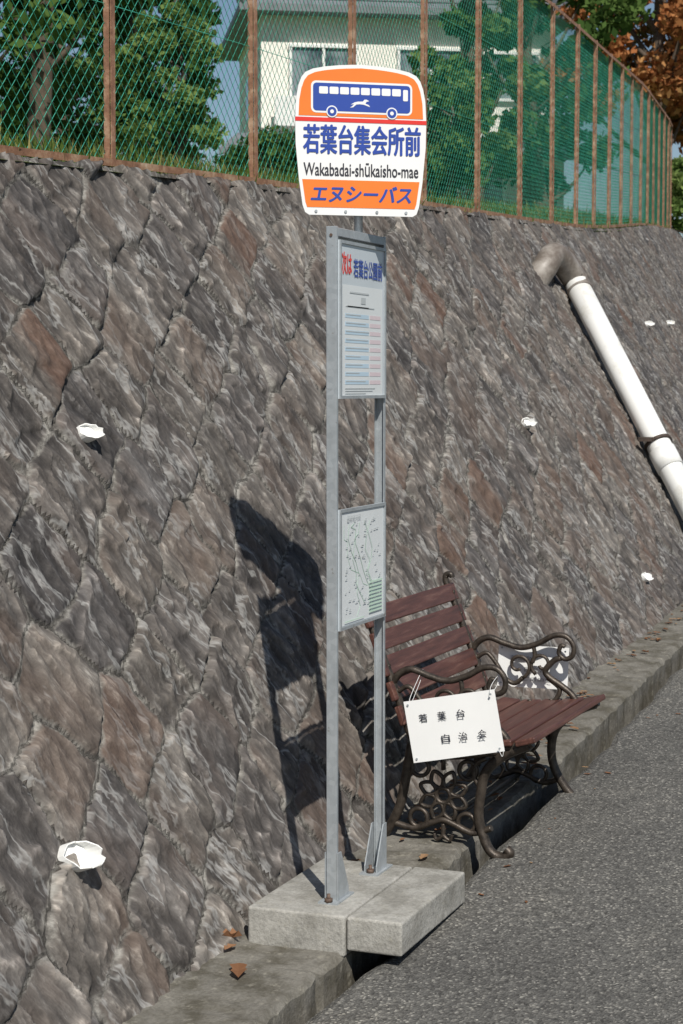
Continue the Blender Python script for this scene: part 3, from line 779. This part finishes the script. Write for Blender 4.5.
# ---------------------------------------------------------------- house
hx,hy=at(400,48); hz=tz_(hx,hy)-.55
house=empty('two_storey_house',(hx,hy,hz))
M_stucco=plain('cream_stucco',(.82,.79,.72),.85,0,.06,2); M_roof=plain('grey_roof_tiles',(.15,.16,.175),.6,0,.2,3)
M_trimm=plain('white_trim',(.75,.75,.73),.5,0,.05,3)
mg,ntg,bg=new_mat('window_glass'); bg.inputs['Roughness'].default_value=.08
ntg.links.new(ramp(ntg,noise(ntg,objvec(ntg),1.5,3),[(.4,(.06,.08,.10)),(.6,(.22,.25,.27))]),bg.inputs['Base Color'])
ha=math.atan2(hy,hx)-rad(90)+rad(10)
HM=Matrix.Translation((hx,hy,hz))@Matrix.Rotation(ha,4,'Z')
def hb(nm,c,s,mat,bev=0):
    q=MB(); q.box(c,s); q.v=[tuple(HM@Vector(v)) for v in q.v]; q.obj(nm,mat,house,bev)
hb('ground_floor_walls',(0,3,1.5),(8.4,7,3.0),M_stucco)
hb('upper_floor_walls',(.2,3.2,4.7),(7.6,6.2,3.4),M_stucco)
def hip(nm,cx,cy,z,w,dp_,rise,rl_):
    q=MB(); x,y=w/2,dp_/2
    vs=[(cx-x,cy-y,z),(cx+x,cy-y,z),(cx+x,cy+y,z),(cx-x,cy+y,z),(cx-rl_,cy,z+rise),(cx+rl_,cy,z+rise)]
    vs+=[(a,b_,c-.18) for a,b_,c in vs[:4]]
    q.add([HM@Vector(v) for v in vs],[(0,1,5,4),(1,2,5),(2,3,4,5),(3,0,4),(0,6,7,1),(1,7,8,2),(2,8,9,3),(3,9,6,0),(6,9,8,7)]); q.obj(nm,M_roof,house)
    q=MB()
    for i in range(1,12):
        f=i/12; a0=Vector(vs[0]).lerp(Vector(vs[4]),f)+Vector((0,-.02,.03)); a1=Vector(vs[1]).lerp(Vector(vs[5]),f)+Vector((0,-.02,.03))
        q.bar(HM@a0,HM@a1,.05,.05)
        a0=Vector(vs[0]).lerp(Vector(vs[4]),f)+Vector((-.02,0,.03)); a1=Vector(vs[3]).lerp(Vector(vs[4]),f)+Vector((-.02,0,.03)); q.bar(HM@a0,HM@a1,.05,.05)
    for a,b_ in((0,4),(1,5),(2,5),(3,4),(4,5)): q.bar(HM@(Vector(vs[a])+Vector((0,0,.06))),HM@(Vector(vs[b_])+Vector((0,0,.06))),.2,.16)
    q.obj(nm+'_tiles',M_roof,house)
hip('main_roof',.2,3.2,6.5,8.8,7.4,2.2,1.4)
q=MB(); vs=[(-4.8,-1.5,2.75),(4.8,-1.5,2.75),(4.2,.15,3.35),(-4.2,.15,3.35),(-4.8,-1.5,2.6),(4.8,-1.5,2.6)]
q.add([HM@Vector(v) for v in vs],[(0,1,2,3),(0,4,5,1),(0,3,4),(1,5,2)]); q.obj('lower_roof',M_roof,house)
for i,(wx_,wz_,ww,wh) in enumerate([(-2.0,4.9,1.7,1.3),(.8,4.9,1.7,1.3),(3.0,4.9,1.2,1.2)]):
    hb('window',(wx_,.075,wz_),(ww,.06,wh),mg)
    for dx in(-ww/2,0,ww/2): hb('window_frame',(wx_+dx,.04,wz_),(.07,.1,wh+.1),M_trimm)
    for dz in(-wh/2,wh/2): hb('window_frame',(wx_,.035,wz_+dz),(ww+.1,.12,.07),M_trimm)
for wx_,ww in((-2.4,2.4),(1.4,2.4)):
    hb('window',(wx_,-.52,1.3),(ww,.06,1.9),mg)
    for dx in(-ww/2,0,ww/2): hb('window_frame',(wx_+dx,-.56,1.3),(.08,.1,2.0),M_trimm)
hb('door',(3.5,-.53,1.1),(1.0,.08,2.2),M_bark)
hb('balcony',(-1.6,-.35,3.85),(3.4,.08,.75),M_trimm)
hb('window',(-3.62,3.0,4.7),(.06,1.5,1.1),mg)

# ---------------------------------------------------------------- camera, light, sky
cam=bpy.data.cameras.new('camera'); co=bpy.data.objects.new('camera',cam); scene.collection.objects.link(co)
co.location=(0,0,1.75); co.rotation_euler=(rad(90-3.92),0,rad(21.3-90))
cam.sensor_fit='VERTICAL'; cam.sensor_height=36; cam.lens=1840/1024*36; cam.clip_end=2000; cam.clip_start=.05
cam.dof.use_dof=True; cam.dof.focus_distance=6.0; cam.dof.aperture_fstop=11
scene.camera=co
Ld=Vector((.78,.55,-1.07)).normalized()
sun=bpy.data.lights.new('sun','SUN'); so=bpy.data.objects.new('sun',sun); scene.collection.objects.link(so)
sun.energy=5.0; sun.angle=rad(.5); sun.color=(1,.96,.885); so.rotation_euler=Ld.to_track_quat('-Z','Y').to_euler(); so.location=(-8,-6,12)
w=bpy.data.worlds.new('World'); scene.world=w; w.use_nodes=True; nt=w.node_tree
sky=N(nt,'ShaderNodeTexSky'); sky.sky_type='NISHITA'; sky.sun_disc=False
sky.sun_elevation=math.asin(-Ld.z); sky.sun_rotation=math.atan2(-Ld.x,-Ld.y)
sky.air_density=1.0; sky.dust_density=.6; sky.ozone_density=1.5
bgn=nt.nodes['Background']; nt.links.new(sky.outputs[0],bgn.inputs[0]); bgn.inputs[1].default_value=.072
scene.view_settings.view_transform='Standard'; scene.view_settings.look='None'; scene.view_settings.exposure=0
